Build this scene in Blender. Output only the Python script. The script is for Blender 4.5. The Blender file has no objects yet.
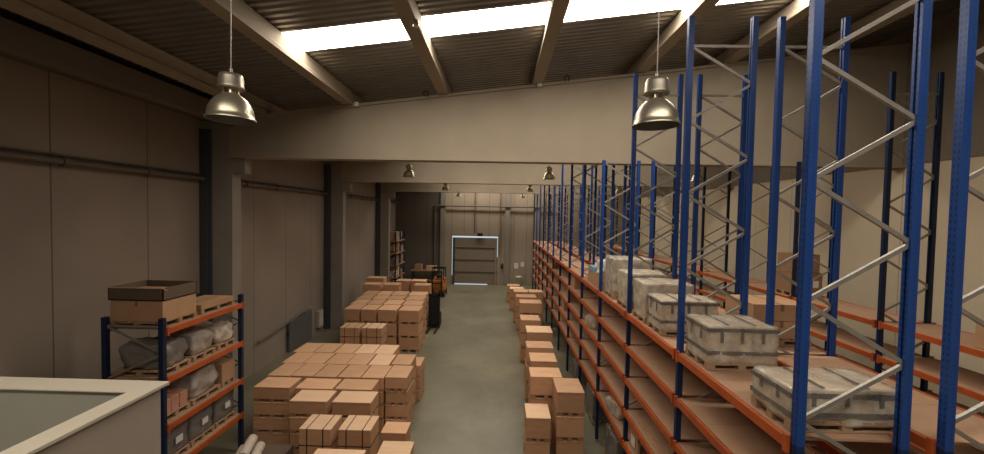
import bpy, math, random
from mathutils import Matrix, Vector
random.seed(7)
C = bpy.context.scene.collection
H = 7.3                       # eye height above the warehouse floor

# ------------------------------------------------------------------ materials
def nn(nt, t, **kw):
    n = nt.nodes.new(t)
    for k, v in kw.items(): setattr(n, k, v)
    return n
def mat(name, col, rough=.7, metal=0., var=.12, scale=3., bump=0., bscale=30., rnd=0., streak=None, stain=0., spec=.35):
    m = bpy.data.materials.new(name); m.use_nodes = True
    nt = m.node_tree; L = nt.links.new
    b = nt.nodes['Principled BSDF']
    b.inputs['Roughness'].default_value = rough; b.inputs['Metallic'].default_value = metal
    b.inputs['Specular IOR Level'].default_value = spec
    tc = nn(nt, 'ShaderNodeTexCoord'); mp = nn(nt, 'ShaderNodeMapping')
    L(tc.outputs['Object'], mp.inputs[0])
    if streak: mp.inputs['Scale'].default_value = streak
    no = nn(nt, 'ShaderNodeTexNoise'); no.inputs['Scale'].default_value = scale; no.inputs['Detail'].default_value = 5
    L(mp.outputs[0], no.inputs['Vector'])
    oi = nn(nt, 'ShaderNodeObjectInfo')
    ad = nn(nt, 'ShaderNodeMath', operation='MULTIPLY_ADD'); L(oi.outputs['Random'], ad.inputs[0]); ad.inputs[1].default_value = rnd; ad.inputs[2].default_value = -rnd/2
    mr = nn(nt, 'ShaderNodeMapRange'); L(no.outputs['Fac'], mr.inputs[0])
    mr.inputs[1].default_value = .25; mr.inputs[2].default_value = .75; mr.inputs[3].default_value = 1-var; mr.inputs[4].default_value = 1+var
    s = nn(nt, 'ShaderNodeMath', operation='ADD'); L(ad.outputs[0], s.inputs[0]); L(mr.outputs[0], s.inputs[1])
    last = s
    if stain:
        n2 = nn(nt, 'ShaderNodeTexNoise'); n2.inputs['Scale'].default_value = .35; n2.inputs['Detail'].default_value = 8
        L(tc.outputs['Object'], n2.inputs['Vector'])
        m2 = nn(nt, 'ShaderNodeMapRange'); L(n2.outputs['Fac'], m2.inputs[0]); m2.inputs[1].default_value = .35; m2.inputs[2].default_value = .65
        m2.inputs[3].default_value = 1-stain; m2.inputs[4].default_value = 1
        mu = nn(nt, 'ShaderNodeMath', operation='MULTIPLY'); L(s.outputs[0], mu.inputs[0]); L(m2.outputs[0], mu.inputs[1]); last = mu
    vm = nn(nt, 'ShaderNodeVectorMath', operation='SCALE'); vm.inputs[0].default_value = col[:3]; L(last.outputs[0], vm.inputs['Scale'])
    L(vm.outputs[0], b.inputs['Base Color'])
    if bump:
        nb = nn(nt, 'ShaderNodeTexNoise'); nb.inputs['Scale'].default_value = bscale; L(mp.outputs[0], nb.inputs['Vector'])
        bp = nn(nt, 'ShaderNodeBump'); bp.inputs['Strength'].default_value = bump; bp.inputs['Distance'].default_value = .02
        L(nb.outputs['Fac'], bp.inputs['Height']); L(bp.outputs[0], b.inputs['Normal'])
    m['vm'] = vm.name
    return m
def seams(m, axis, period, offset, width, dark, axis2=None, period2=1, offset2=0, width2=.02):
    """dark joints between wall panels, at every `period` metres of the object coordinate"""
    nt = m.node_tree; L = nt.links.new; vm = nt.nodes[m['vm']]; b = nt.nodes['Principled BSDF']
    tc = nn(nt, 'ShaderNodeTexCoord'); sp = nn(nt, 'ShaderNodeSeparateXYZ'); L(tc.outputs['Object'], sp.inputs[0])
    def line(ax, p, o, w):
        a = nn(nt, 'ShaderNodeMath', operation='SUBTRACT'); L(sp.outputs[ax], a.inputs[0]); a.inputs[1].default_value = o
        d = nn(nt, 'ShaderNodeMath', operation='PINGPONG'); L(a.outputs[0], d.inputs[0]); d.inputs[1].default_value = p/2
        g = nn(nt, 'ShaderNodeMath', operation='LESS_THAN'); L(d.outputs[0], g.inputs[0]); g.inputs[1].default_value = w/2
        return g
    g = line(axis, period, offset, width)
    if axis2 is not None:
        g2 = line(axis2, period2, offset2, width2)
        mx = nn(nt, 'ShaderNodeMath', operation='MAXIMUM'); L(g.outputs[0], mx.inputs[0]); L(g2.outputs[0], mx.inputs[1]); g = mx
    mm = nn(nt, 'ShaderNodeMapRange'); L(g.outputs[0], mm.inputs[0]); mm.inputs[3].default_value = 1; mm.inputs[4].default_value = dark
    v2 = nn(nt, 'ShaderNodeVectorMath', operation='SCALE'); L(vm.outputs[0], v2.inputs[0]); L(mm.outputs[0], v2.inputs['Scale'])
    L(v2.outputs[0], b.inputs['Base Color'])
    return m
def emit(name, col, s):
    m = bpy.data.materials.new(name); m.use_nodes = True; nt = m.node_tree
    nt.nodes.remove(nt.nodes['Principled BSDF'])
    e = nn(nt, 'ShaderNodeEmission'); e.inputs[0].default_value = (*col, 1); e.inputs[1].default_value = s
    no = nn(nt, 'ShaderNodeTexNoise'); no.inputs['Scale'].default_value = 1.5
    mr = nn(nt, 'ShaderNodeMapRange'); nt.links.new(no.outputs['Fac'], mr.inputs[0]); mr.inputs[3].default_value = s*.9; mr.inputs[4].default_value = s*1.1
    nt.links.new(mr.outputs[0], e.inputs[1])
    nt.links.new(e.outputs[0], nt.nodes['Material Output'].inputs[0]); return m
def film(name, col, fac, rough=.25):
    m = mat(name, col, rough, 0, .25, 4, .9, 7, spec=.7); nt = m.node_tree
    b = nt.nodes['Principled BSDF']; t = nn(nt, 'ShaderNodeBsdfTransparent'); mx = nn(nt, 'ShaderNodeMixShader')
    no = nn(nt, 'ShaderNodeTexNoise'); no.inputs['Scale'].default_value = 5; no.inputs['Detail'].default_value = 4
    tc = nn(nt, 'ShaderNodeTexCoord'); nt.links.new(tc.outputs['Object'], no.inputs['Vector'])
    mr = nn(nt, 'ShaderNodeMapRange'); nt.links.new(no.outputs['Fac'], mr.inputs[0]); mr.inputs[1].default_value = .3; mr.inputs[2].default_value = .7
    mr.inputs[3].default_value = fac-.2; mr.inputs[4].default_value = min(1, fac+.25)
    nt.links.new(mr.outputs[0], mx.inputs[0]); nt.links.new(t.outputs[0], mx.inputs[1]); nt.links.new(b.outputs[0], mx.inputs[2])
    nt.links.new(mx.outputs[0], nt.nodes['Material Output'].inputs[0]); return m

M = {}
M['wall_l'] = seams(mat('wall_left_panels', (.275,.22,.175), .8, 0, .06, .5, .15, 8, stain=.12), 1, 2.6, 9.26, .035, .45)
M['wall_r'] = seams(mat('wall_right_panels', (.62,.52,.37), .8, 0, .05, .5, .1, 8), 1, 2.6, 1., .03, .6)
M['wall_ru'] = seams(mat('wall_right_upper_brown', (.20,.165,.125), .8, 0, .05, .5, .1, 8), 1, 2.6, 1., .03, .6)  # right wall above the beam underside, in a darker brown
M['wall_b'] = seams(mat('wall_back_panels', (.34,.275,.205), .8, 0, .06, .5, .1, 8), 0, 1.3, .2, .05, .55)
M['wall_b_shade'] = seams(mat('wall_back_shaded_panels', (.13,.11,.085), .8, 0, .06, .5, .1, 8), 0, 1.3, .2, .05, .7)  # left part of the end wall, its shading painted into the panel colour
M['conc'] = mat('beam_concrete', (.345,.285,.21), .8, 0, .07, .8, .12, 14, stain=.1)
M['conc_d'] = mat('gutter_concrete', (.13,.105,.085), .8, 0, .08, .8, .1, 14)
M['column'] = mat('column_concrete', (.25,.22,.185), .8, 0, .08, 1, .12, 14)
M['column_d'] = mat('column_flange_paint', (.05,.055,.062), .6, 0, .08, 1)
M['roof'] = mat('roof_sheet_metal', (.27,.245,.215), .36, .6, .12, 1.5)
M['floor'] = mat('floor_sealed_concrete', (.215,.195,.13), .36, 0, .10, 2.2, .03, 20, stain=.32, spec=.5)
M['sky'] = emit('skylight_glow', (1.0,.91,.78), 19.)
M['leak'] = emit('daylight_gap', (.78,.92,1.0), .7)
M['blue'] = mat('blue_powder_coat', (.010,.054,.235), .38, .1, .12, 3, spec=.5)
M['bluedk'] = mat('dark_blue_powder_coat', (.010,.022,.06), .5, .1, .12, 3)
M['orange'] = mat('orange_powder_coat', (.42,.085,.020), .45, 0, .15, 4, rnd=.15)
M['galv'] = mat('galvanised_steel', (.34,.31,.27), .42, .55, .12, 8)
M['chip'] = mat('chipboard_shelf', (.40,.235,.145), .75, 0, .12, 2.5, .1, 60, rnd=.16)
M['ply'] = mat('plywood_crate', (.52,.285,.158), .72, 0, .10, 2.5, .08, 30, rnd=.26, streak=(1,4,4))
M['ply_lid'] = mat('plywood_lid', (.63,.37,.215), .7, 0, .10, 2, .08, 30, rnd=.32, streak=(1,5,1))
M['ply_pale'] = mat('pale_plywood', (.74,.49,.31), .7, 0, .08, 2, .08, 30, rnd=.14, streak=(1,5,1))
M['bearer'] = mat('crate_bearer_wood', (.36,.20,.11), .8, 0, .15, 5, rnd=.2)
M['strap'] = mat('dark_strap', (.03,.022,.018), .5)
M['card'] = mat('brown_cardboard', (.42,.245,.135), .8, 0, .08, 3, .08, 20, rnd=.2)
M['card_m'] = mat('mid_cardboard', (.30,.17,.09), .8, 0, .08, 3)
M['card_d'] = mat('dark_cardboard', (.12,.085,.06), .8, 0, .1, 3)
M['black'] = mat('black_plastic', (.014,.013,.014), .5, 0, .1, 3)
M['rubber'] = mat('black_rubber', (.02,.019,.018), .8)
M['tape'] = mat('brown_parcel_tape', (.20,.12,.07), .4, 0, .05)
M['pallet'] = mat('pallet_timber', (.36,.23,.135), .8, 0, .15, 4, rnd=.2, streak=(1,6,6))
M['film'] = film('clear_stretch_film', (.62,.57,.48), .50)
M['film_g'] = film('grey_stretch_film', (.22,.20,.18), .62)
M['film_w'] = film('cloudy_stretch_film', (.60,.52,.42), .70)
M['band'] = film('grey_packing_film', (.17,.155,.135), .62)
M['goods'] = mat('pale_cartons', (.60,.43,.27), .8, 0, .15, 4, rnd=.15)
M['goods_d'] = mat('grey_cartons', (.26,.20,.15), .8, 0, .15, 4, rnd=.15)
M['pink'] = mat('salmon_cartons', (.50,.25,.17), .8, 0, .1, 4)
M['white'] = mat('white_paint', (.50,.44,.35), .55, 0, .04, 2)
M['paper'] = mat('white_paper', (.68,.64,.58), .7, 0, .05, 4)
M['parapet'] = mat('parapet_grey', (.36,.30,.25), .7, 0, .05, 1.2, .05, 20)
M['parapet_in'] = mat('parapet_inner_grey', (.33,.32,.265), .7, 0, .05, 1.2)
M['alu'] = mat('spun_aluminium', (.56,.50,.39), .36, .85, .05, 6)
M['alu_d'] = mat('dull_aluminium', (.40,.36,.29), .42, .8, .08, 6)
M['inner'] = mat('lamp_inner_reflector', (.22,.20,.165), .5, .3, .03)
M['glassb'] = mat('lamp_bulb_glass', (.85,.82,.74), .1, 0, .02, spec=.8)
M['yellow'] = mat('truck_orange_yellow', (.45,.16,.025), .45, 0, .1, 4)
M['bluebox'] = mat('pale_blue_carton', (.16,.36,.46), .7, 0, .06)
M['doorp'] = seams(mat('sectional_door_panel', (.23,.185,.135), .6, 0, .05, 1), 2, 1.27, 0, .10, .4)
M['fire'] = mat('sliding_door_grey', (.115,.11,.10), .55, .1, .05, 2)
M['pipe'] = mat('painted_pipe', (.15,.125,.10), .5, .3, .1, 3)
M['linen'] = mat('pale_sack_cloth', (.52,.44,.36), .85, 0, .12, 5, .4, 12)

# ------------------------------------------------------------------ mesh building
class MB:
    def __init__(s): s.v = []; s.f = []; s.sm = []
    def add(s, vs, fs, smooth=False):
        n = len(s.v); s.v += [tuple(v) for v in vs]; s.f += [tuple(n+i for i in f) for f in fs]; s.sm += [smooth]*len(fs); return s
    def box(s, x0, x1, y0, y1, z0, z1, b=0.):
        if b <= 0:
            vs = [(x0,y0,z0),(x1,y0,z0),(x1,y1,z0),(x0,y1,z0),(x0,y0,z1),(x1,y0,z1),(x1,y1,z1),(x0,y1,z1)]
            return s.add(vs, [(0,3,2,1),(4,5,6,7),(0,1,5,4),(1,2,6,5),(2,3,7,6),(3,0,4,7)])
        vs = []; idx = {}
        X = (x0,x1); Y = (y0,y1); Z = (z0,z1)
        for i in (0,1):
            for j in (0,1):
                for k in (0,1):
                    sx = b if i == 0 else -b; sy = b if j == 0 else -b; sz = b if k == 0 else -b
                    for a, (dx,dy,dz) in enumerate(((0,sy,sz),(sx,0,sz),(sx,sy,0))):
                        idx[i,j,k,a] = len(vs); vs.append((X[i]+dx, Y[j]+dy, Z[k]+dz))
        fs = []
        for i in (0,1):
            q = [idx[i,0,0,0], idx[i,1,0,0], idx[i,1,1,0], idx[i,0,1,0]]; fs.append(q if i else q[::-1])
            q = [idx[0,i,0,1], idx[1,i,0,1], idx[1,i,1,1], idx[0,i,1,1]]; fs.append(q[::-1] if i else q)
            q = [idx[0,0,i,2], idx[1,0,i,2], idx[1,1,i,2], idx[0,1,i,2]]; fs.append(q if i else q[::-1])
        c = Vector(((x0+x1)/2,(y0+y1)/2,(z0+z1)/2))
        def face(q):
            p = [Vector(vs[t]) for t in q]; nrm = (p[1]-p[0]).cross(p[2]-p[0]); m = sum(p, Vector())/len(p)
            fs.append(tuple(q) if nrm.dot(m-c) > 0 else tuple(q[::-1]))
        for i in (0,1):
            for j in (0,1):
                face([idx[i,j,0,0], idx[i,j,1,0], idx[i,j,1,1], idx[i,j,0,1]])
                face([idx[i,0,j,0], idx[i,1,j,0], idx[i,1,j,2], idx[i,0,j,2]])
                face([idx[0,i,j,1], idx[1,i,j,1], idx[1,i,j,2], idx[0,i,j,2]])
                for k in (0,1): face([idx[i,j,k,0], idx[i,j,k,1], idx[i,j,k,2]])
        return s.add(vs, fs)
    def bar(s, p, q, w, t, up=(0,0,1)):
        p = Vector(p); q = Vector(q); d = (q-p).normalized(); u = Vector(up)
        if abs(d.dot(u)) > .99: u = Vector((0,1,0))
        a = d.cross(u).normalized()*w/2; b = a.cross(d).normalized()*t/2
        vs = [p-a-b, p+a-b, p+a+b, p-a+b, q-a-b, q+a-b, q+a+b, q-a+b]
        return s.add(vs, [(0,3,2,1)[::-1],(4,5,6,7)[::-1],(0,1,5,4)[::-1],(1,2,6,5)[::-1],(2,3,7,6)[::-1],(3,0,4,7)[::-1]])
    def tube(s, pts, r, n=10, caps=True):
        rings = []; pts = [Vector(p) for p in pts]
        for i, p in enumerate(pts):
            d = (pts[min(i+1,len(pts)-1)]-pts[max(i-1,0)]).normalized()
            u = Vector((0,0,1)) if abs(d.z) < .95 else Vector((1,0,0))
            a = d.cross(u).normalized(); b = d.cross(a).normalized()
            rr = r[i] if isinstance(r, (list,tuple)) else r
            rings.append([p+a*math.cos(2*math.pi*k/n)*rr+b*math.sin(2*math.pi*k/n)*rr for k in range(n)])
        vs = [v for R in rings for v in R]; fs = []
        for i in range(len(rings)-1):
            for k in range(n): fs.append((i*n+k, i*n+(k+1)%n, (i+1)*n+(k+1)%n, (i+1)*n+k))
        s.add(vs, fs, True)
        if caps: s.add(rings[0], [tuple(range(n))[::-1]]); s.add(rings[-1], [tuple(range(n))])
        return s
    def lathe(s, prof, n=28, cx=0, cy=0):
        vs = [(cx+r*math.cos(2*math.pi*k/n), cy+r*math.sin(2*math.pi*k/n), z) for r, z in prof for k in range(n)]
        fs = [(i*n+k, i*n+(k+1)%n, (i+1)*n+(k+1)%n, (i+1)*n+k) for i in range(len(prof)-1) for k in range(n)]
        return s.add(vs, fs, True)
    def prism(s, poly, y0, y1):           # polygon in xz, along y
        n = len(poly); vs = [(x,y0,z) for x,z in poly]+[(x,y1,z) for x,z in poly]
        return s.add(vs, [tuple(range(n)), tuple(range(2*n-1,n-1,-1))]+[(i, n+i, n+(i+1)%n, (i+1)%n) for i in range(n)])
    def lump(s, x0, x1, y0, y1, z0, z1, amp=.03, n=9, rnd=.12, seed=0):
        """a soft, wrinkled box"""
        from mathutils import noise
        nx = n; pts = {}; vs = []; fs = []
        def vert(i,j,k):
            if (i,j,k) in pts: return pts[i,j,k]
            u, v, w = i/n*2-1, j/n*2-1, k/n*2-1
            def sq(a, b, c): return a*math.sqrt(max(0, 1-rnd*(b*b/2+c*c/2)))
            U, V, W = sq(u,v,w), sq(v,u,w), sq(w,u,v)
            if w <= -.99: W = -1
            x = (x0+x1)/2+U*(x1-x0)/2; y = (y0+y1)/2+V*(y1-y0)/2; z = (z0+z1)/2+W*(z1-z0)/2
            d = noise.noise(Vector((x*4+seed*7.3, y*4, z*4)))*amp*1.6+noise.noise(Vector((x*11+seed, y*11, z*6)))*amp*.7
            dv = Vector((U,V,max(W,0)))
            if dv.length > 0: dv.normalize()
            pts[i,j,k] = len(vs); vs.append((x+dv.x*d, y+dv.y*d, max(z0, z+dv.z*d))); return pts[i,j,k]
        for a in range(n):
            for b in range(n):
                fs.append((vert(a,b,n),vert(a+1,b,n),vert(a+1,b+1,n),vert(a,b+1,n)))
                fs.append((vert(a,b+1,0),vert(a+1,b+1,0),vert(a+1,b,0),vert(a,b,0)))
                fs.append((vert(a,0,b),vert(a+1,0,b),vert(a+1,0,b+1),vert(a,0,b+1)))
                fs.append((vert(a,n,b+1),vert(a+1,n,b+1),vert(a+1,n,b),vert(a,n,b)))
                fs.append((vert(0,a,b+1),vert(0,a+1,b+1),vert(0,a+1,b),vert(0,a,b)))
                fs.append((vert(n,a,b),vert(n,a+1,b),vert(n,a+1,b+1),vert(n,a,b+1)))
        return s.add(vs, fs, True)
    def mesh(s, name, m):
        me = bpy.data.meshes.new(name); me.from_pydata(s.v, [], s.f)
        me.polygons.foreach_set('use_smooth', s.sm); me.materials.append(m); me.update(); return me
    def build(s, name, m, parent=None):
        return inst(name, s.mesh(name, m), parent)
def inst(name, me, parent=None, loc=(0,0,0)):
    o = bpy.data.objects.new(name, me); C.objects.link(o); o.parent = parent; o.location = loc; return o
def thing(name, label, cat, loc=(0,0,0), rz=0, group=None):
    o = bpy.data.objects.new(name, None); C.objects.link(o); o.location = loc; o.rotation_euler = (0,0,rz); o.empty_display_size = .1
    return tag(o, label, cat, group)
def tag(o, label, cat, group=None):
    o['label'] = label; o['category'] = cat
    if group: o['group'] = group
    return o
def struct(name, mb, m, parent=None):
    o = mb.build(name, m, parent)
    if not parent: o['kind'] = 'structure'
    return o
def copy_tree(root, loc, label=None, group=None):
    r = root.copy(); C.objects.link(r); r.location = loc
    if label: r['label'] = label
    if group: r['group'] = group
    for ch in list(root.children):
        c = ch.copy(); C.objects.link(c); c.parent = r
        for g in list(ch.children):
            d = g.copy(); C.objects.link(d); d.parent = c
    return r
ORD = ['first','second','third','fourth','fifth','sixth','seventh','eighth','ninth','tenth','eleventh','twelfth','thirteenth','fourteenth']

# ------------------------------------------------------------------ the building
XL, XR, YB, YF = -10.9, 14.1, 40.5, -3.0
RB = lambda x: H+4.50+.12*x          # underside of purlins
RS = lambda x: H+4.97+.12*x           # underside of roof sheet
struct('floor', MB().box(XL-.3, XR+.3, YF, YB+.3, -.2, 0), M['floor'])
def wall_x(name, x0, x1, m, xi):
    struct(name, MB().box(x0, x1, YF, YB+.3, 0, RS(xi)), m)
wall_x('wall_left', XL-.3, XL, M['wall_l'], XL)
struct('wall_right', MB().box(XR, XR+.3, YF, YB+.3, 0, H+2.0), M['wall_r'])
struct('wall_right.001', MB().box(XR-.05, XR+.3, YF, YB+.3, H+2.0, RS(XR)), M['wall_ru'])
mb = MB().prism([(-5.9,0),(-4.93,0),(-4.93,5.05),(-.17,5.05),(-.17,0),(XR,0),(XR,RS(XR)),(-5.9,RS(-5.9))], YB, YB+.3)
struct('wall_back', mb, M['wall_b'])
struct('wall_back.001', MB().prism([(XL,0),(-5.9,0),(-5.9,RS(-5.9)),(XL,RS(XL))], YB, YB+.3), M['wall_b_shade'])
# corrugated roof sheets, cut by the skylight strips
SKY = [(-.9,.25),(9.5,10.62),(19.5,20.65),(29.5,30.65),(37.6,38.7)]
SX0, SX1 = -5.46, 9.0
def corr(mb, xa, xb, ya, yb):
    y = ya; pr = []
    P = .235
    while y < yb-1e-6:
        for dy, dz in ((0,0),(.10,0),(.125,.05),(.21,.05)):
            if y+dy < yb: pr.append((y+dy, dz))
        y += P
    pr.append((yb, 0))
    vs = [(x, yy, RS(x)+dz) for yy, dz in pr for x in (xa, xb)]
    return mb.add(vs, [(2*i, 2*i+1, 2*i+3, 2*i+2) for i in range(len(pr)-1)])
mb = MB(); corr(mb, XL-.3, SX0, YF, YB+.3); corr(mb, SX1, XR+.3, YF, YB+.3)
ys = [YF]+[v for s in SKY for v in s]+[YB+.3]
for a, b in zip(ys[::2], ys[1::2]): corr(mb, SX0, SX1, a, b)
mb.add([(XL-.3,YF,RS(XL)+.12),(XR+.3,YF,RS(XR)+.2),(XR+.3,YB+.3,RS(XR)+.2),(XL-.3,YB+.3,RS(XL)+.12)][:0], [])
struct('ceiling', mb, M['roof'])
for i, (a, b) in enumerate(SKY):
    mb = MB(); mb.add([(SX0,a,RS(SX0)+.02),(SX1,a,RS(SX1)+.02),(SX1,b,RS(SX1)+.02),(SX0,b,RS(SX0)+.02)], [(3,2,1,0)])
    struct('window_%d' % (i+1), mb, M['sky'])
# cross beams
for i, y in enumerate((14.0, 24.0, 34.0)):
    BL = -9.85
    mb = MB().prism([(BL,H+1.98),(XR,H+1.98),(XR,RB(XR)),(BL,RB(BL))], y, y+.35)
    mb.box(BL, XR, y-.10, y+.45, H+1.90, H+1.985)
    mb.prism([(BL,RB(BL)-.09),(XR,RB(XR)-.09),(XR,RB(XR)-.001),(BL,RB(BL)-.001)], y-.07, y+.42)
    struct('trim_%d' % (i+1), mb, M['conc'])
    # side columns, with a dark steel channel in the corner toward the camera
    c = struct('column', MB().box(XL, -9.75, y+.02, y+.5, 0, H+3.2).box(-9.75,-9.3,y+.05,y+.4,H+1.35,H+1.9), M['column'])
    struct('channel', MB().box(XL, XL+.42, y-.06, y+.02, 0, H+2.9).box(XL+.05, XL+.3, y-.10, y-.06, 0, H+2.9), M['column_d'], c)
# purlins
for i, x in enumerate((-8.6,-5.5,-2.1,1.25,4.85,7.9,11.2)):
    w = .18
    mb = MB()
    mb.prism([(x-w,RB(x)),(x+w,RB(x)),(x+w,RB(x)+.10),(x+w*.7,RB(x)+.16),(x+w*.7,RS(x)-.12),(x+w*.75,RS(x)-.03),(x+w*.75,RS(x)+.0),(x-w*.75,RS(x)-.03),(x-w*.75,RS(x)-.07),(x-w*.7,RS(x)-.16),(x-w*.7,RB(x)+.16),(x-w,RB(x)+.10)], YF, YB)
    struct('trim_%d' % (i+10), mb, M['conc'])
# gutter beam on top of the left wall
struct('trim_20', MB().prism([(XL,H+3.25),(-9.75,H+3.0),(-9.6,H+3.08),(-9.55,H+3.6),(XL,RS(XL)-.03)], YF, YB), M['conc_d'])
# columns and rails on the back wall
for i, x in enumerate((-6.15, .55, 3.6)):
    struct('trim_%d' % (i+30), MB().box(x, x+.5, YB-.22, YB, 0, RB(x)), M['column'])
# wall pipes (hung on the walls)
def pipe_run(label, pts, r, brackets, flange=True):
    t = thing('wall_pipe', label, 'pipe', pts[0]); o = Vector(pts[0])
    P = [Vector(p)-o for p in pts]
    MB().tube(P, r, 12).build('pipe', M['pipe'], t)
    d = (P[-1]-P[0]).normalized()
    for b in brackets:
        p = P[0]+d*b
        MB().tube([p-d*.05, p+d*.05], r*1.45, 12).build('coupling', M['pipe'], t)
    return t
pipe_run('long thick brown pipe running along the panelled side wall', [(XL+.16,-1,H+1.11),(XL+.16,YB-.2,H+1.11)], .085, [2.3*i+1.2 for i in range(17)])
t = pipe_run('thin conduit clipped just above the thick pipe on the side wall', [(XL+.06,-1,H+1.27),(XL+.06,YB-.2,H+1.27)], .03, [3.1*i+1 for i in range(12)])
pipe_run('horizontal brown pipe crossing the end wall above the loading door', [(-6.6,YB-.3,H+.85),(5.8,YB-.3,H+.85)], .07, [1.6*i+.4 for i in range(8)])
pipe_run('vertical conduit rising above the middle of the loading door', [(-2.6,YB-.1,5.35),(-2.6,YB-.1,H+2.8)], .045, [.9,1.9,3.4])
pipe_run('vertical conduit above the aisle-side corner of the loading door', [(.05,YB-.1,3.2),(.05,YB-.1,H+2.8)], .04, [1.,3.4,5.2])
pipe_run('dark drain pipe on the shadowed part of the end wall', [(-6.75,YB-.12,0),(-6.75,YB-.12,H+.9)], .07, [1.5,3.5,5.5])

# loading door
d = MB().box(-4.93, -.17, YB+.06, YB+.14, 0.0, 4.88).build('door_1', M['doorp']); d['kind'] = 'structure'
MB().box(-4.95,-.15,YB+.145,YB+.16,0,5.04).build('daylight_strip', M['leak'], d)
for x in (-4.72,-.36): MB().box(x-.09,x+.09,YB-.04,YB+.06,0,4.86).build('track', M['column_d'] if x < -1 else M['galv'], d)
for z in (1.27,2.54,3.81): MB().box(-4.6,-.46,YB+.02,YB+.06,z-.05,z+.05).build('panel_joint', M['column_d'], d)
# thin bright gaps of daylight round the door leaf
MB().box(-4.93,-.17,YB+.03,YB+.05,4.92,5.04).build('daylight_gap', M['leak'], d)
MB().box(-4.93,-4.885,YB+.03,YB+.05,.9,4.9).build('daylight_gap', M['leak'], d)
MB().box(-.23,-.18,YB+.03,YB+.05,2.9,4.9).build('daylight_gap', M['leak'], d)
MB().box(-4.8,-1.2,YB-.02,YB+.04,.0,.07).build('daylight_gap', M['leak'], d)
t = thing('door_motor', 'dark motor box above the loading door', 'motor', (-2.0,YB-.2,5.06))
MB().box(-.3,.25,-.12,.2,0,.34,.03).build('housing', M['black'], t); MB().tube([(-.45,0,.15),(.4,0,.15)],.06).build('shaft', M['galv'], t)
t = thing('switch_box', 'black switch box on the wall just right of the loading door', 'switch', (.28,YB-.12,1.75))
MB().box(-.13,.13,-.03,.12,0,.5,.02).build('housing', M['black'], t); MB().box(-.05,.05,-.05,-.03,.3,.4).build('button', M['yellow'], t)
for x, z, w, h, lab in ((1.55,1.75,.45,.6,'white paper notice nearer the loading door on the end wall'),(2.25,1.95,.35,.5,'white paper notice near the racking on the end wall')):
    tag(MB().box(x,x+w,YB-.03,YB-.0,z,z+h).build('paper_sign', M['paper']), lab, 'notice')
t = thing('waste_bin', 'white bin standing against the end wall under the notices', 'bin', (2.05,YB-.6,0))
MB().lathe([(0,0),(.26,0),(.33,.95),(.35,.95),(.35,1.0),(.0,1.0)],20).build('bin_body', M['paper'], t); MB().lathe([(0,1.08),(.2,1.07),(.36,1.0),(.36,.97)][::-1],20).build('lid', M['linen'], t)
# sliding fire door on the side wall with its sloping rail
d = thing('sliding_door', 'grey sliding fire door hanging on a sloping rail at the side wall', 'door', (XL+.12,19.0,0))
MB().prism([(-.05,.02),(.06,.02),(.06,1.6),(-.05,1.6)],.7,3.1).build('door_leaf', M['fire'], d)
MB().bar((.02,-1.8,1.38),(.02,3.1,1.84),.07,.10).build('rail', M['galv'], d)
for y in (.9,2.4): MB().tube([(-.03,y,1.63+.08*(y-.9)),(.1,y,1.63+.08*(y-.9))],.09,12).build('roller', M['galv'], d)
MB().box(.06,.1,.5,.56,.9,1.2).build('handle', M['black'], d)
t = thing('wall_cabinet', 'small pale grey cabinet on the side wall past the sliding door', 'cabinet', (XL+.02,22.9,.35))
MB().box(0,.2,0,.55,0,1.0,.01).build('cabinet_body', M['parapet'], t); MB().box(.2,.215,.03,.52,.03,.97).build('door', M['white'], t)

# small fittings on the purlins
t = thing('ceiling_sensor', 'small round fitting clamped under the middle roof purlin', 'sensor', (-1.93,8.7,RB(-2.05)-.16))
MB().lathe([(0,0),(.05,.01),(.075,.05),(.06,.1),(.03,.12),(.03,.16)],16).build('dome', M['alu'], t); MB().box(-.05,.05,-.04,.04,.13,.16).build('base', M['galv'], t)
for x, lab in ((-5.15,'small white bracket where the second purlin meets the beam'),(1.3,'small white bracket where the fourth purlin meets the beam')):
    t = thing('bracket', lab, 'bracket', (x,13.8,RB(x)-.06)); MB().box(-.07,.07,-.03,.12,-.07,.07,.01).build('plate', M['paper'], t); MB().tube([(0,-.06,0),(0,.0,0)],.02).build('bolt', M['galv'], t)
for x, lab in ((-2.75,'dark hook on the beam top beside the third purlin'),(2.2,'dark hook on the beam top beside the fourth purlin')):
    tag(MB().tube([(x,13.88,RB(x)-.02),(x-.03,13.84,RB(x)+.1),(x+.05,13.82,RB(x)+.17),(x+.13,13.84,RB(x)+.1),(x+.11,13.86,RB(x)-.04)],.022,8).build('hook', M['black']), lab, 'hook')

# ------------------------------------------------------------------ pendant lamps
lamp0 = thing('pendant_lamp', 'x', 'lamp', (0,0,0), 0, 'aluminium high-bay pendant lamps')
r = .275
prof = [(r+.015,-.01),(r+.017,.012),(r,.018),(r*.985,.07),(r*.93,.14),(r*.83,.20),(r*.69,.255),(r*.52,.298),(r*.36,.325),(.075,.338)]
inn = [(.075,.33),(r*.35,.316),(r*.5,.29),(r*.67,.247),(r*.81,.193),(r*.91,.135),(r*.965,.068),(r*.98,.015),(r*1.0,-.01)]
MB().lathe(prof,36).build('shade', M['alu'], lamp0)
MB().lathe(inn,36).build('inner_reflector', M['inner'], lamp0)
nk = MB().lathe([(.06,.335),(.06,.40)],16)
for k in range(6):
    a = k*math.pi/3; nk.bar((.10*math.cos(a),.10*math.sin(a),.325),(.085*math.cos(a),.085*math.sin(a),.43),.02,.015)
nk.build('neck_cage', M['alu'], lamp0)
MB().lathe([(.0,.40),(.155,.395),(.162,.41),(.150,.43),(.146,.54),(.128,.585),(.07,.60),(0,.605)],28).build('ballast_housing', M['alu_d'], lamp0)
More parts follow.
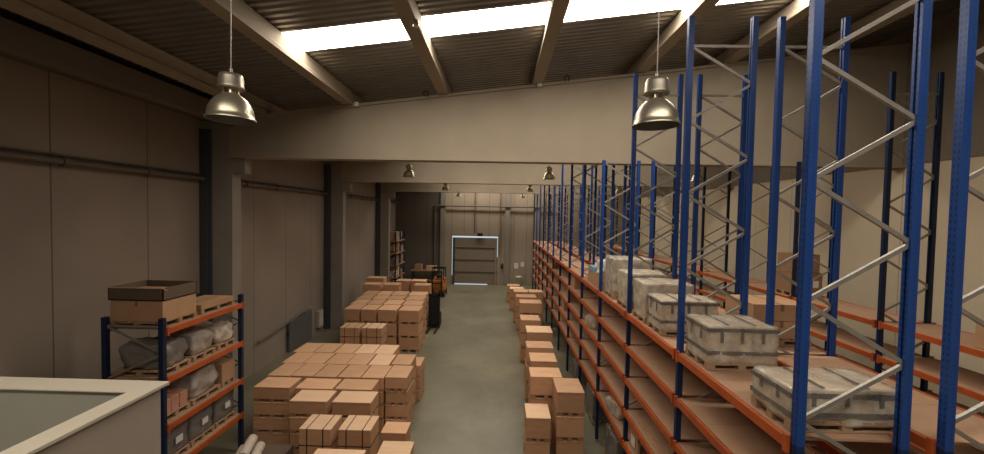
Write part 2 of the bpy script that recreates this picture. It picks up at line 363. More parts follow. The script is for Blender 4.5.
MB().lathe([(.02,.33),(.05,.26),(.062,.19),(.045,.12),(0,.10)],16).build('bulb', M['glassb'], lamp0)
MB().tube([(0,0,.585),(0,0,.66)],.022,8).build('hanger', M['alu_d'], lamp0)
cab = MB().tube([(0,0,0),(0,0,1)],.008,6).mesh('cable', M['galv'])
cb = inst('cable', cab, lamp0, (0,0,.65))
lamps = [(-3.56,5.1),(1.98,5.1),(-3.6,15.3),(1.88,15.3),(7.6,15.3),(-3.55,25.2),(1.9,25.2),(7.6,25.2),(-3.75,35.2),(2.0,35.2)]
labs = ['large aluminium dome lamp hanging nearest on the side away from the racking','large aluminium dome lamp hanging nearest beside the blue uprights',
 'dome lamp of the second pair, hanging above the crate side of the aisle','dome lamp of the second pair, hanging over the aisle by the racking','small dome lamp glimpsed between the blue uprights, bigger of two there',
 'dome lamp of the third pair, over the crate side','dome lamp of the third pair, over the racking side','tiny dome lamp far behind the blue uprights, smaller of two there',
 'farthest dome lamp on the crate side, close to the end wall','farthest dome lamp on the racking side, close to the end wall']
for i, ((x, y), lab) in enumerate(zip(lamps, labs)):
    o = lamp0 if i == 0 else copy_tree(lamp0, (0,0,0))
    if y > 10: o.scale = (.8,.8,.8)
    o.location = (x, y, H+{5.1:1.19,15.3:1.44,25.2:1.55}.get(y,1.6)); o['label'] = lab
    for ch in o.children:
        if ch.name.startswith('cable'): k = o.scale[0]; ch.scale = (1,1,(RS(x)-o.location.z)/k-.65)

# ------------------------------------------------------------------ pallet racking
PZ = 10.86
LV = [H-2.41-k*.82 for k in range(5)]                # beam tops
def post_mesh(name, face, m, PZ=PZ, z0=LV[0]-.05):
    """C-section post with a slotted web; web on the side `face` (-1 = -x)"""
    mb = MB(); w, d, t = .095, .085, .010
    s = face
    def bx(xa, xb, *r): mb.box(min(xa,xb), max(xa,xb), *r)
    bx(s*w/2, s*(w/2-t), -d/2, d/2, z0, PZ)
    for y in (-1,1):
        bx(s*w/2, -s*w/2, min(y*d/2,y*(d/2-t)), max(y*d/2,y*(d/2-t)), z0, PZ)
        bx(-s*w/2, -s*(w/2-t), min(y*d/2,y*(d/2-.03)), max(y*d/2,y*(d/2-.03)), z0, PZ)
    me = mb.mesh(name, m)
    return me
def slots(m):
    """rows of dark punched slots down the post faces"""
    nt = m.node_tree; L = nt.links.new; vm = nt.nodes[m['vm']]; b = nt.nodes['Principled BSDF']
    tc = nn(nt,'ShaderNodeTexCoord'); sp = nn(nt,'ShaderNodeSeparateXYZ'); L(tc.outputs['Object'], sp.inputs[0])
    def ma(op, a, v=None, c=None):
        n = nn(nt,'ShaderNodeMath', operation=op); L(a, n.inputs[0])
        if v is not None:
            if isinstance(v, (int,float)): n.inputs[1].default_value = v
            else: L(v, n.inputs[1])
        return n.outputs[0]
    zz = ma('LESS_THAN', ma('ABSOLUTE', ma('SUBTRACT', ma('FRACT', ma('DIVIDE', sp.outputs[2], .075)), .5)), .23)
    yy = ma('LESS_THAN', ma('ABSOLUTE', ma('SUBTRACT', ma('ABSOLUTE', sp.outputs[1]), .021)), .007)
    xx = ma('GREATER_THAN', ma('ABSOLUTE', sp.outputs[0]), .0465)
    a = ma('MULTIPLY', ma('MULTIPLY', zz, yy), xx)
    # small bolt holes on the side faces
    z2 = ma('LESS_THAN', ma('ABSOLUTE', ma('SUBTRACT', ma('FRACT', ma('DIVIDE', sp.outputs[2], .05)), .5)), .16)
    x2 = ma('LESS_THAN', ma('ABSOLUTE', ma('SUBTRACT', sp.outputs[0], .012)), .005)
    y2 = ma('GREATER_THAN', ma('ABSOLUTE', sp.outputs[1]), .0420)
    a2 = ma('MULTIPLY', ma('MULTIPLY', z2, x2), y2)
    mx = ma('MAXIMUM', a, a2)
    mr = nn(nt,'ShaderNodeMapRange'); L(mx, mr.inputs[0]); mr.inputs[3].default_value = 1; mr.inputs[4].default_value = .25
    v2 = nn(nt,'ShaderNodeVectorMath', operation='SCALE'); L(vm.outputs[0], v2.inputs[0]); L(mr.outputs[0], v2.inputs['Scale']); L(v2.outputs[0], b.inputs['Base Color'])
M['blue_shade'] = mat('shaded_blue_powder_coat', (.008,.024,.085), .45, .05, .12, 3)  # posts below the deck: their shade is put into a darker blue
slots(M['blue_shade']); slots(M['blue']); slots(M['bluedk'])
DEP = 1.21
def brace_mesh(ztop, zlow=.3, first=10.35):
    mb = MB(); x0, x1 = .05, DEP-.05
    z = first; side = 0
    mb.bar((x0,0,z),(x1,0,z),.03,.045); 
    while z-.655 > zlow:
        a = (x0 if side == 0 else x1, 0, z); b = (x1 if side == 0 else x0, 0, z-.655)
        mb.bar(a, b, .035, .045); z -= .655; side ^= 1
    mb.bar((x0,0,.25),(x1,0,.25),.03,.045)
    return mb.mesh('brace', M['galv'])
def beam_mesh(L):
    mb = MB(); mb.box(-.025,.025,.05,L-.05,-.13,0,.004); 
    for y in (.05,L-.05): mb.box(-.036,.012,y-.004 if y < 1 else y-.046,y+.05 if y < 1 else y+.004,-.17,.03)
    return mb.mesh('beam', M['orange'])
def foot_mesh(): return MB().box(-.09,.09,-.08,.08,0,.012).mesh('foot_plate', M['galv'])
def rack(label, x0, ystart, n, bay, postm, mirror=False, rear_all=4):
    t = thing('pallet_rack', label, 'rack', (x0, ystart, 0))
    pf = post_mesh('upright_front', -1, postm); pr = post_mesh('upright_rear', 1, postm)
    LOW = 9.12     # frames that stand right at a cross beam are cut to pass under it
    pf2 = post_mesh('upright_front', -1, postm, LOW); pr2 = post_mesh('upright_rear', 1, postm, LOW); br2 = brace_mesh(LOW, first=9.04)
    lf = post_mesh('lower_upright_front', -1, M['blue_shade'], LV[0]-.05, 0); lr = post_mesh('lower_upright_rear', 1, M['blue_shade'], LV[0]-.05, 0)
    br = brace_mesh(PZ); bm_ = beam_mesh(bay); ft = foot_mesh()
    pn = MB()
    for k in range(3):
        a = .055+k*(bay-.11)/3; pn.box(.03,DEP-.03,a+.003,a+(bay-.11)/3-.003,-.028,-.004)
    pn = pn.mesh('shelf_panel', M['chip'])
    for i in range(n):
        f = bpy.data.objects.new('upright_frame', None); C.objects.link(f); f.parent = t; f.location = (0, i*bay, 0); f.empty_display_size = .1
        lo = 12 < ystart+i*bay < 14 or 23.7 < ystart+i*bay < 24.7
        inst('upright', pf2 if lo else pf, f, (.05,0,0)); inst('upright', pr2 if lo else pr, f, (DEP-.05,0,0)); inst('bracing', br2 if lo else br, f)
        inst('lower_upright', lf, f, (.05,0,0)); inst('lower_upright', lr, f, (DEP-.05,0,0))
        inst('foot_plate', ft, f, (.055,0,0)); inst('foot_plate', ft, f, (DEP-.055,0,0))
    for i in range(n-1):
        for j, z in enumerate(LV):
            inst('front_beam', bm_, t, (-.01, i*bay, z))
            if j == 0 or i < rear_all:
                rb = inst('rear_beam', bm_, t, (DEP+.01, (i+1)*bay, z)); rb.rotation_euler = (0,0,math.pi)
            inst('shelf_panel', pn, t, (0, i*bay, z))
    return t
BAY = 2.8; YA = 4.27; X1 = 3.26; X2 = 4.84; X3 = 9.2
rack('tall blue and orange pallet rack lining the aisle, five shelf levels below bare uprights', X1, YA, 13, BAY, M['blue'])
rack('tall blue pallet rack standing back to back behind the aisle rack', X2, YA, 13, BAY, M['blue'], rear_all=2)
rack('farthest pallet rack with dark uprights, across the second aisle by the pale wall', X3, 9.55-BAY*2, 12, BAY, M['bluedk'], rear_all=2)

# ------------------------------------------------------------------ crates
cache = {}
def crate_meshes(w, d, h, pale, straps):
    key = (round(w,2), round(d,2), round(h,2), pale, straps)
    if key in cache: return cache[key]
    w, d, h = key[:3]; hw, hd = w/2-.012, d/2-.012; b = .10 if h < .6 else .12
    out = {}
    m1 = MB().box(-hw+.006,hw-.006,-hd+.006,hd-.006,b,h-.028,.006)
    mb = m1
    out['crate_body'] = mb.mesh('crate_body', M['ply'])
    out['lid'] = MB().box(-hw,hw,-hd,hd,h-.026,h-.002,.004).mesh('lid', M['ply_pale'] if pale else M['ply_lid'])
    ba = MB()
    for x, q in ((-hw+.09,.09), (0,.07), (hw-.09,.09)):
        for y in ([-hd+.06, 0, hd-.06]): ba.box(x-q,x+q,y-.055,y+.055,.012,b-.018)
    ba.box(-hw,hw,-hd,hd,b-.018,b-.001)
    for x, q in ((-hw+.09,.09), (0,.07), (hw-.09,.09)): ba.box(x-q,x+q,-hd,hd,0,.013)
    out['base'] = ba.mesh('base', M['bearer'])
    if straps:
        s = MB()
        for x in (-hw*.5, hw*.5):
            s.box(x-.012,x+.012,-hd-.004,hd+.004,h-.002,h+.002); s.box(x-.012,x+.012,-hd-.004,-hd,b,h+.002); s.box(x-.012,x+.012,hd,hd+.004,b,h+.002)
        zc = h*.55
        s.box(-hw-.003,hw+.003,-hd-.003,-hd+.002,zc-.012,zc+.012).box(-hw-.003,-hw+.002,-hd,hd,zc-.012,zc+.012).box(hw-.002,hw+.003,-hd,hd,zc-.012,zc+.012)
        out['straps'] = s.mesh('straps', M['strap'])
    cache[key] = out; return out
def tier_word(k, n):
    if n == 1: return 'lone'
    if k == n-1: return 'top'
    if k == 0: return 'bottom'
    return 'second from top' if k == n-2 else 'third from top'
def stack(x0, x1, y0, y1, n, h, where, group, pale=False, straps=False, jit=.02):
    for k in range(n):
        jx, jy = random.uniform(-jit,jit)*.6, random.uniform(-jit,jit)*.6
        if k == 0: jx = jy = 0
        adj = 'strapped plywood crate' if straps else ('pale plywood crate' if pale and k == n-1 else 'plywood crate')
        if n == 1: lab = '%s, %s' % (adj, where)
        else: lab = '%s, %s of %s' % (adj, tier_word(k,n), where)
        t = thing('shipping_crate', lab, 'crate', ((x0+x1)/2+jx, (y0+y1)/2+jy, k*h), random.uniform(-.006,.006), group)
        ms = crate_meshes(x1-x0-.015, y1-y0-.015, h, pale and k == n-1, straps)
        for nm, me in ms.items(): inst(nm, me, t)
rowname = ['front','middle','rear']
G = 'crates in the big near pile'
for r_ in range(3):
    for c in range(5):
        x = -7.57+c*.775-.15*r_; y = 12.52+r_*1.09
        stack(x, x+.77, y, y+1.08, 4, .475, '%s stack from the wall, %s row, flat near pile' % (ORD[c], rowname[r_]), G,
              pale=(r_ == 2 and c >= 3) or (r_ == 1 and c == 4))
stack(-3.70,-2.94,12.6,13.66,4,.475,'the first aisle-edge stack of the flat near pile',G)
stack(-3.82,-3.08,13.7,14.75,4,.475,'the second aisle-edge stack of the flat near pile',G)
stack(-3.70,-2.96,14.8,15.8,3,.475,'the last low aisle-edge stack, flat pile',G)
G = 'wide crates before the near pile'
for i, (a, b) in enumerate(((-7.49,-6.34),(-6.2,-5.02),(-4.97,-3.8))):
    stack(a,b,11.64,12.42,4,.475,'the %s wide stack before the flat pile' % ('wall-side','middle','aisle-side')[i],G)
for i, (a, b) in enumerate(((-5.92,-4.81),(-4.71,-3.56))):
    stack(a,b,10.84,11.58,4,.475,'the %s wide stack behind the strapped pair' % ('wall-side','aisle-side')[i],G, pale=True)
G = 'strapped crates'
for i, (a, b) in enumerate(((-4.93,-4.08),(-3.94,-3.09))):
    stack(a,b,9.42,10.17,2,.95,'the near %s banded pair' % ('wall-side','aisle-side')[i],G, pale=True, straps=True)
G = 'nearest crates'
stack(-3.10,-2.37,10.2,10.8,3,.475,'the low stack beside the strapped crates',G)
stack(-2.67,-1.9,8.3,9.06,4,.475,'the nearest aisle-edge stack, cut by the photo bottom',G,pale=True)
stack(-4.08,-2.93,7.95,8.7,4,.475,'the nearest wide stack, cut by the photo bottom',G,pale=True)
G = 'strapped crates'
for i, (a, b) in enumerate(((-7.42,-6.46),(-6.4,-5.43))):
    stack(a,b,17.95,18.85,2,.95,'the distant %s pair behind the flat pile' % ('wall-side','aisle-side')[i],G,straps=True, pale=i == 1)
G = 'crates in the far pile'
cols = [(-8.15,-7.3),(-7.25,-6.4),(-6.35,-5.33),(-5.25,-4.12)]
for r_ in range(4):
    for c, (a, b) in enumerate(cols):
        y = 20.25+r_*1.27; sh = -.14*r_
        stack(a+sh, b+sh, y, y+1.2, 3, .733, '%s stack from the wall, %s row, far pile' % (ORD[c], ORD[r_]), G, jit=.04)
G = 'crates beyond the far pile'
for (a, b, y, d, n, h, w) in ((-9.1,-7.9,25.7,.9,3,.84,'the wall-side stack just beyond the far pile'),(-7.72,-6.66,25.7,.9,3,.84,'the middle stack just beyond the far pile'),
        (-5.74,-4.62,25.35,.62,2,.85,'the low aisle-edge stack beyond the far pile'),
        (-5.75,-4.63,26.05,.9,3,.82,'the aisle-edge stack beyond the far pile'),
        (-9.8,-8.45,28.4,.9,3,.83,'the wall-corner stack beyond the far pile'),(-7.35,-6.37,27.5,.9,3,.83,'the stack in front of the dim storage shelf'),
        (-6.3,-5.2,27.5,.9,3,.83,'the stack right before the yellow-orange forklift')):
    stack(a,b,y,y+d,n,h,w,G)
G = 'crates along the foot of the aisle rack'
RR = [(.85,1.6,11.13,12.05,2,.72,'the pale short stack nearest camera beside the racking',True),
 (1.76,2.6,11.25,12.3,3,.72,'the tall narrow stack nearest camera beside the racking',False),
 (1.07,2.12,12.36,13.2,3,.715,'the stack behind the tall narrow one, racking foot',False),
 (1.18,2.16,13.7,14.6,3,.715,'the fourth stack along the racking foot',False),
 (1.12,2.2,15.1,15.95,3,.715,'the fifth stack along the racking foot',False),
 (1.27,2.45,17.15,18.2,3,.715,'the sixth stack along the racking foot',True),
 (1.11,2.12,19.1,20.2,3,.715,'the seventh stack along the racking foot',False),
 (1.27,2.6,22.85,23.9,3,.715,'the eighth stack along the racking foot',False),
 (1.11,2.44,24.5,25.5,3,.715,'the ninth stack along the racking foot',False),
 (1.01,2.0,26.2,27.2,3,.715,'the tenth stack along the racking foot',False),
 (2.05,3.05,26.2,27.2,3,.715,'the stack between the tenth one and the racking',False),
 (.85,1.95,29.6,30.5,2,.85,'the eleventh stack along the racking foot',True),
 (.7,1.8,32.5,33.4,2,.7,'the last stack along the racking foot',False)]
for a, b, y0, y1, n, h, w, p in RR: stack(a,b,y0,y1,n,h,w,G,pale=p)

# ------------------------------------------------------------------ pallets, wrapped loads, cartons
def pallet_mesh(w, d, h=.13):
    mb = MB(); hw, hd = w/2, d/2
    n = max(4, int(w/.17)); bw = w/n*.8
    for k in range(n): x = -hw+bw/2+k*(w-bw)/(n-1); mb.box(x-bw/2,x+bw/2,-hd,hd,h-.02,h)
    for y in (-hd+.05,0,hd-.05):
        mb.box(-hw,hw,y-.05,y+.05,h-.042,h-.021)
        for x in (-hw+.06,0,hw-.06): mb.box(x-.06,x+.06,y-.05,y+.05,.018,h-.043)
        mb.box(-hw,hw,y-.05,y+.05,0,.017)
    return mb
def cartons_mesh(w, d, h, nx, ny, nz, z0, gap=.006):
    mb = MB()
    for i in range(nx):
        for j in range(ny):
            for k in range(nz):
                x0 = -w/2+i*w/nx; y0 = -d/2+j*d/ny; zz = z0+k*h/nz; e = gap+random.uniform(0,.008)
                mb.box(x0+e,x0+w/nx-e,y0+e,y0+d/ny-e,zz+.001,zz+h/nz-.002,.006)
    return mb
def wrapped(name, label, x0, x1, y0, y1, z, h, fm, gm, nxyz=(2,2,2), group=None, amp=.018, seed=1, cat='wrapped pallet', bands=False):
    w, d = x1-x0, y1-y0
    t = thing(name, label, cat, ((x0+x1)/2,(y0+y1)/2,z), random.uniform(-.015,.015), group)
    pallet_mesh(w-.04,d-.04).build('pallet', M['pallet'], t)
    cartons_mesh(w-.08,d-.08,h-.16,*nxyz,.135).build('cartons', gm, t)
    MB().lump(-w/2+.012,w/2-.012,-d/2+.012,d/2-.012,.07,h,amp,16,.09,seed).build('stretch_film', fm, t)
    if bands:
        s = MB(); X0, X1_, Y0, Y1 = -w/2+.012, w/2-.012, -d/2+.012, d/2-.012
        for z0, z1 in ((h*.36,h*.36+.055),(h-.10,h-.045)):
            s.box(X0,X1_,Y0-.006,Y0,z0,z1).box(X0-.006,X0,Y0,Y1,z0,z1).box(X1_,X1_+.006,Y0,Y1,z0,z1).box(X0,X1_,Y1,Y1+.006,z0,z1)
        for x in (-w*.3,-w*.02,w*.27): s.box(x-.025,x+.025,Y0-.009,Y0-.003,h*.62,h-.04)
        for y in (-d*.2,d*.2): s.box(X0-.009,X0-.003,y-.025,y+.025,h*.62,h-.04)
        for x in (-w*.2,w*.18): s.box(x-.02,x+.02,Y0+.03,Y1-.03,h+.004,h+.009)
        s.build('tape_bands', M['band'], t)
    return t
DZ = LV[0]+.002
G = 'film-wrapped pallets on the rack deck'
wrapped('wrapped_pallet','low wide film-wrapped pallet nearest camera on the rack deck',3.32,4.66,4.42,5.14,DZ,.50,M['film'],M['goods'],(4,2,1),G,seed=2,bands=True)
wrapped('wrapped_pallet','squarish film-wrapped pallet, second from camera on the rack deck',3.33,4.46,6.18,6.98,DZ,.72,M['film'],M['goods'],(3,2,2),G,seed=3,bands=True)
wrapped('wrapped_pallet','film-wrapped pallet, third from camera on the rack deck',3.31,4.50,7.94,8.74,DZ,.74,M['film'],M['goods'],(3,2,2),G,seed=4,bands=True)
wrapped('wrapped_pallet','film-wrapped pallet, fourth from camera on the rack deck',3.30,4.45,8.82,9.68,DZ,.93,M['film_w'],M['goods'],(3,2,2),G,seed=5)
wrapped('wrapped_pallet','film-wrapped pallet, fifth from camera on the rack deck',3.30,4.42,10.0,10.95,DZ,.98,M['film_w'],M['goods'],(2,2,3),G,seed=6)
wrapped('wrapped_pallet','tallest greyish film-wrapped pallet, sixth on the rack deck',3.32,4.5,11.4,12.35,DZ,1.22,M['film_w'],M['goods_d'],(3,2,3),G,seed=8)

def carton(label, x0, x1, y0, y1, z, h, m=None, group=None, name='cardboard_box', rz=0, pal=False, cat='box', mark=False):
    w, d = x1-x0, y1-y0; z0 = .13 if pal else 0
    t = thing(name, label, cat, ((x0+x1)/2,(y0+y1)/2,z), rz, group)
    if pal: pallet_mesh(w,d).build('pallet', M['pallet'], t)
    m = m or M['card']
    MB().box(-w/2+.01,w/2-.01,-d/2+.01,d/2-.01,z0,z0+h-.006,.008).build('carton', m, t)
    f = MB().box(-w/2+.006,-.003,-d/2+.006,d/2-.006,z0+h-.006,z0+h).box(.003,w/2-.006,-d/2+.006,d/2-.006,z0+h-.006,z0+h)
    f.build('flaps', m, t)
    MB().box(-.03,.03,-d/2+.004,d/2-.004,z0+h,z0+h+.002).box(-.03,.03,-d/2+.003,-d/2+.009,z0+h-.12,z0+h+.001).build('tape', M['tape'], t)
    if mark: MB().box(w*.18,w*.36,-d/2+.004,-d/2+.009,z0+h*.25,z0+h*.6).build('paper_label', M['paper'], t)
    return t
G = 'cartons on the second rack'
for k in range(2):
    carton('brown carton on the second rack deck, %s of two stacked behind the near pallets' % ('lower','upper')[k],4.87,5.98,7.5,8.45,LV[0]+.002+(0 if k == 0 else .472),.34 if k == 0 else .32,None,G,pal=(k == 0))
G = 'cartons on the farthest rack'
for k, (h, a, b) in enumerate(((.62,9.3,10.25),(.58,9.35,10.15))):
    z = LV[0]+.002 if k == 0 else LV[0]+.13+.62+.005
    carton('brown carton on the farthest rack, %s of the pair seen between blue uprights' % ('lower','upper')[k],a,b,12.48,13.3,z,h,M['card_m'],G,pal=(k == 0),mark=(k == 0))
carton('brown carton on the farthest rack at the extreme edge of the photo',9.3,10.1,7.0,7.75,LV[0]+.002,.50,None,G,mark=True)
# blue box with crumpled paper on deck
carton('pale blue carton lying on top of a brown box on the rack deck',3.34,4.0,13.75,14.6,DZ+.455,.16,M['bluebox'],name='blue_carton')
carton('brown box under the pale blue carton on the rack deck',3.34,4.05,13.6,14.7,DZ,.45,None)
t = tag(MB().lump(-.36,.36,-.35,.35,0,.42,.10,10,.5,9).build('crumpled_sheet', M['paper']),'crumpled white sheet heaped beside the blue carton on the deck','sheet'); t.location=(3.62,13.2,DZ+.505)
t.scale=(.8,.8,1)
carton('brown box under the crumpled white sheet on the rack deck',3.33,4.0,12.85,13.55,DZ,.5,None)
# goods on the lower shelves of the aisle rack
def shelf(k): return LV[k]-.002
carton('flat board carton with a white mark leaning on a low shelf of the aisle rack',3.34,3.42,9.1,9.7,shelf(4),.50,None,mark=False,name='board_carton')
tag(MB().box(3.325,3.337,9.25,9.5,LV[4]+.15,LV[4]+.38).build('shipping_label', M['paper']),'white printed label on the board carton on the low shelf','label')
bd = thing('board_stack','stack of long brown boards lying on a shelf of the aisle rack','boards',(3.8,8.3,shelf(3)))
for k in range(3): MB().box(-.42+.03*k,.4-.02*k,-.95,.9-.05*k,.001+k*.035,.034+k*.035).build('board', M['chip'], bd)
def bag(label, x, y, z, w, d, h, m, seed, name='plastic_bag', cat='bag', amp=.05):
    t = thing(name, label, cat, (x,y,z), seed*.7 % .3)
    MB().lump(-w/2,w/2,-d/2,d/2,0,h,amp,10,.45,seed).build('bag_body', m, t)
    MB().tube([(0,0,h-.02),(.02,.01,h+.05),(.05,.0,h+.10)],[.05,.025,.04],8).build('knot', m, t)
    return t
bag('white bundled bag hanging over the edge of a middle shelf, aisle rack',3.55,14.2,shelf(2),.5,.8,.5,M['film_w'],3)
bag('pale plastic bag on the lowest shelf of the aisle rack',3.6,11.2,shelf(4),.6,.8,.4,M['film_w'],5)
for k,(y,lv,h,w) in enumerate(((17.3,1,.5,'second shelf, halfway along'),(18.5,2,.5,'third shelf, halfway along'),(19.95,3,.55,'fourth shelf, halfway along'),(24.0,1,.5,'second shelf, far end'),(27.3,2,.5,'third shelf, far end'),(29.9,3,.5,'fourth shelf, far end'))):
    carton('brown carton on the %s, aisle rack' % w,3.36,4.1,y,y+.8,shelf(lv),h,None,'cartons on lower shelves of the aisle rack',mark=True)
for k,(y,w) in enumerate(((7.7,'nearest'),(10.8,'second'),(13.5,'third'),(16.4,'fourth'))):
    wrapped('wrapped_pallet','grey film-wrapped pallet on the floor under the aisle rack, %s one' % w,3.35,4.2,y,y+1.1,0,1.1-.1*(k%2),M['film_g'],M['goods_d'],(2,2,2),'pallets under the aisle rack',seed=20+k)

# ------------------------------------------------------------------ short rack at the left, with its goods
t = thing('short_rack','short blue and orange shelving bay loaded with wrapped goods beside the white parapet','rack',(-7.61,8.68,0))
LH = 4.80; LB = 2.7; LZ = [4.55,3.40,2.28,1.24]
def cpost():
    mb = MB(); 
    mb.box(-.055,.055,-.05,-.038,0,LH).box(-.055,.055,.038,.05,0,LH).box(.043,.055,-.05,.05,0,LH).box(-.055,-.043,-.05,-.02,0,LH).box(-.055,-.043,.02,.05,0,LH)
    return mb.mesh('upright', M['bluedk'])
cp = cpost()
brm = MB(); z = LH-.2; s = 0
brm.bar((-1.38,0,z),(-.05,0,z),.03,.045)
while z > 1:
    a, b = (-.05,-1.38) if s else (-1.38,-.05); brm.bar((a,0,z),(b,0,z-.62),.03,.045); z -= .62; s ^= 1
brm = brm.mesh('bracing', M['galv'])
for i in range(2):
    f = bpy.data.objects.new('upright_frame', None); C.objects.link(f); f.parent = t; f.location = (0,i*LB,0)
    inst('upright', cp, f, (-.055,0,0)); inst('upright', cp, f, (-1.38,0,0)); inst('bracing', brm, f)
lbm = MB().box(-.025,.025,.05,LB-.05,-.13,0,.004).box(-.012,.036,.03,.08,-.17,.03).box(-.012,.036,LB-.08,LB-.03,-.17,.03).mesh('beam', M['orange'])
lpn = MB().box(-1.40,-.03,.06,LB/2-.004,-.03,-.004).box(-1.40,-.03,LB/2+.004,LB-.06,-.03,-.004).mesh('shelf_panel', M['chip'])
for z in LZ:
    inst('front_beam', lbm, t, (.01,0,z)); o = inst('rear_beam', lbm, t, (-1.44,LB,z)); o.rotation_euler=(0,0,math.pi); inst('shelf_panel', lpn, t, (0,0,z))
G = 'goods on the short rack'
carton('large brown carton on a pallet, topmost shelf of the short rack',-8.98,-7.72,8.76,9.78,LZ[0]+.002,.48,None,G,pal=True)
o = thing('black_tray','dark open-topped tray box lying on the large brown carton','box',(-8.37,9.27,LZ[0]+.62),0,G)
w, d, h = 1.30,1.0,.30
MB().box(-w/2,w/2,-d/2,-d/2+.02,0,h).box(-w/2,w/2,d/2-.02,d/2,0,h).box(-w/2,-w/2+.02,-d/2,d/2,0,h).box(w/2-.02,w/2,-d/2,d/2,0,h).box(-w/2,w/2,-d/2,d/2,0,.02).build('tray_walls', M['card_d'], o)
MB().bar((w/2,-d/2,h),(w/2+.1,-d/2,h-.06),.02,.01).box(-w/2-.02,w/2+.02,-d/2-.03,-d/2,h-.015,h).box(-w/2+.02,w/2-.05,-d/2+.1,d/2-.1,.02,.16,.02).build('torn_flap', M['card'], o)
carton('flat brown carton on a pallet at the far end of the topmost shelf',-8.6,-7.74,9.95,11.2,LZ[0]+.002,.12,None,G,pal=True)
def soft(label, x0, x1, y0, y1, z, h, m, seed, pal=True, amp=.05, rnd=.35, name='wrapped_goods', lab=0):
    t = thing(name, label, 'wrapped goods', ((x0+x1)/2,(y0+y1)/2,z), 0, G); w, d = x1-x0, y1-y0; b = .13 if pal else 0
    if pal: pallet_mesh(w,d).build('pallet', M['pallet'], t)
    MB().lump(-w/2+.02,w/2-.02,-d/2+.02,d/2-.02,b+.001,b+h,amp,14,rnd,seed).build('covered_load', m, t)
    if lab: MB().box(w/2+.012,w/2+.03,-.07,.13,b+h*.35,b+h*.35+.16).build('paper_label', M['paper'], t)
M['sackg'] = mat('grey_wrap', (.19,.17,.155), .38, 0, .2, 3, .8, 7, spec=.6)
M['sackl'] = mat('light_wrap', (.36,.31,.27), .35, 0, .2, 3, .8, 7, spec=.6)
soft('dark grey wrapped heap at the near end of the second shelf, short rack',-8.9,-7.74,8.78,9.6,LZ[1]+.002,.60,M['sackg'],1)
soft('light grey wrapped heap in the middle of the second shelf, short rack',-8.8,-7.74,9.68,10.45,LZ[1]+.002,.58,M['sackl'],2)
soft('small pale bundle at the far end of the second shelf, short rack',-8.7,-7.74,10.55,11.25,LZ[1]+.002,.50,M['linen'],3,amp=.08)
o = thing('carton_bundle','salmon cartons packed on a pallet, third shelf of the short rack','box',(-8.22,9.2,LZ[2]+.002),0,G)
pallet_mesh(.9,.8).build('pallet', M['pallet'], o); cartons_mesh(.84,.76,.36,2,3,3,.131).build('cartons', M['pink'], o)
soft('pale plastic-covered heap in the middle of the third shelf, short rack',-8.8,-7.74,9.65,10.65,LZ[2]+.002,.70,M['sackl'],4)
carton('brown carton at the far end of the third shelf, short rack',-8.7,-7.74,10.7,11.25,LZ[2]+.002,.52,None,G,pal=True)
soft('grey wrapped bale with white label, nearest on the lowest shelf of short rack',-8.8,-7.74,8.78,9.55,LZ[3]+.002,.72,M['sackg'],5,amp=.02,rnd=.1,lab=1)
soft('grey wrapped bale with white label, middle of the lowest shelf of short rack',-8.8,-7.74,9.6,10.4,LZ[3]+.002,.74,M['sackg'],6,amp=.02,rnd=.1,lab=1)
soft('grey wrapped bale with white label, far end of the lowest shelf of short rack',-8.8,-7.74,10.45,11.25,LZ[3]+.002,.76,M['sackg'],7,amp=.02,rnd=.1,lab=1)
# pale rolls on the floor in front of the short rack, on a pile
G2='pale cloth rolls on a pallet by the short rack'
p = thing('loaded_pallet','pallet with a brown carton carrying pale rolls near the short rack','pallet',(-6.0,9.6,0)); pallet_mesh(1.2,1.2).build('pallet', M['pallet'], p); MB().box(-.58,.58,-.58,.58,.131,1.05,.01).build('carton', M['card_d'], p)
for k,(x,y,z,a,lab) in enumerate(((-6.36,9.35,1.05+.122,.3,'lower cloth roll nearest the short rack'),(-6.02,9.5,1.05+.122,.3,'lower cloth roll nearest the crates'),(-6.19,9.45,1.05+.335,.3,'cloth roll lying on top of the other two'))):
    o = thing('cloth_roll','pale '+lab,'roll',(x,y,z),a,G2)
    MB().tube([(0,-.4,0),(0,-.38,0),(0,.38,0),(0,.4,0)],[.10,.12,.12,.10],18).build('cloth', M['linen'], o); MB().tube([(0,-.42,0),(0,.42,0)],.03,10).build('core', M['card'], o)

# ------------------------------------------------------------------ white-capped parapet box near the camera (roof of the office cabin)
ZP = H-1.5; PX = -2.85; PY = 3.3; RW=.17
t = thing('office_cabin','grey office cabin with a white-capped parapet in the near corner','cabin',(-6.0,0,0))
def P(x): return x+6.0
PL = -9.2; PF = -2.6
mb = MB()
mb.box(P(PX-.14),P(PX-.04),PF,PY-.05,0,ZP-.05).box(P(PL),P(PX-.14),PY-.15,PY-.05,0,ZP-.05).box(P(PL),P(PL+.1),PF,PY-.15,0,ZP-.05)
mb.build('cabin_wall', M['parapet'], t)
MB().box(P(PL+.1),P(PX-.14),PF,PY-.15,ZP-.85,ZP-.75).build('cabin_roof', M['parapet_in'], t)
cp_ = MB().box(P(PX-RW-.0),P(PX),PF,PY,ZP-.03,ZP,.004).box(P(PL-.05),P(PX-RW-.0),PY-RW-.05,PY,ZP-.012,ZP,.003)
cp_.build('white_capping', M['white'], t)
MB().box(P(PX-RW+.0),P(PX-.14),PF,PY-.15,ZP-.75,ZP-.05).box(P(PL+.1),P(PX-.14),PY-RW-.03,PY-.15,ZP-.75,ZP-.013).build('inner_lining', M['parapet_in'], t)

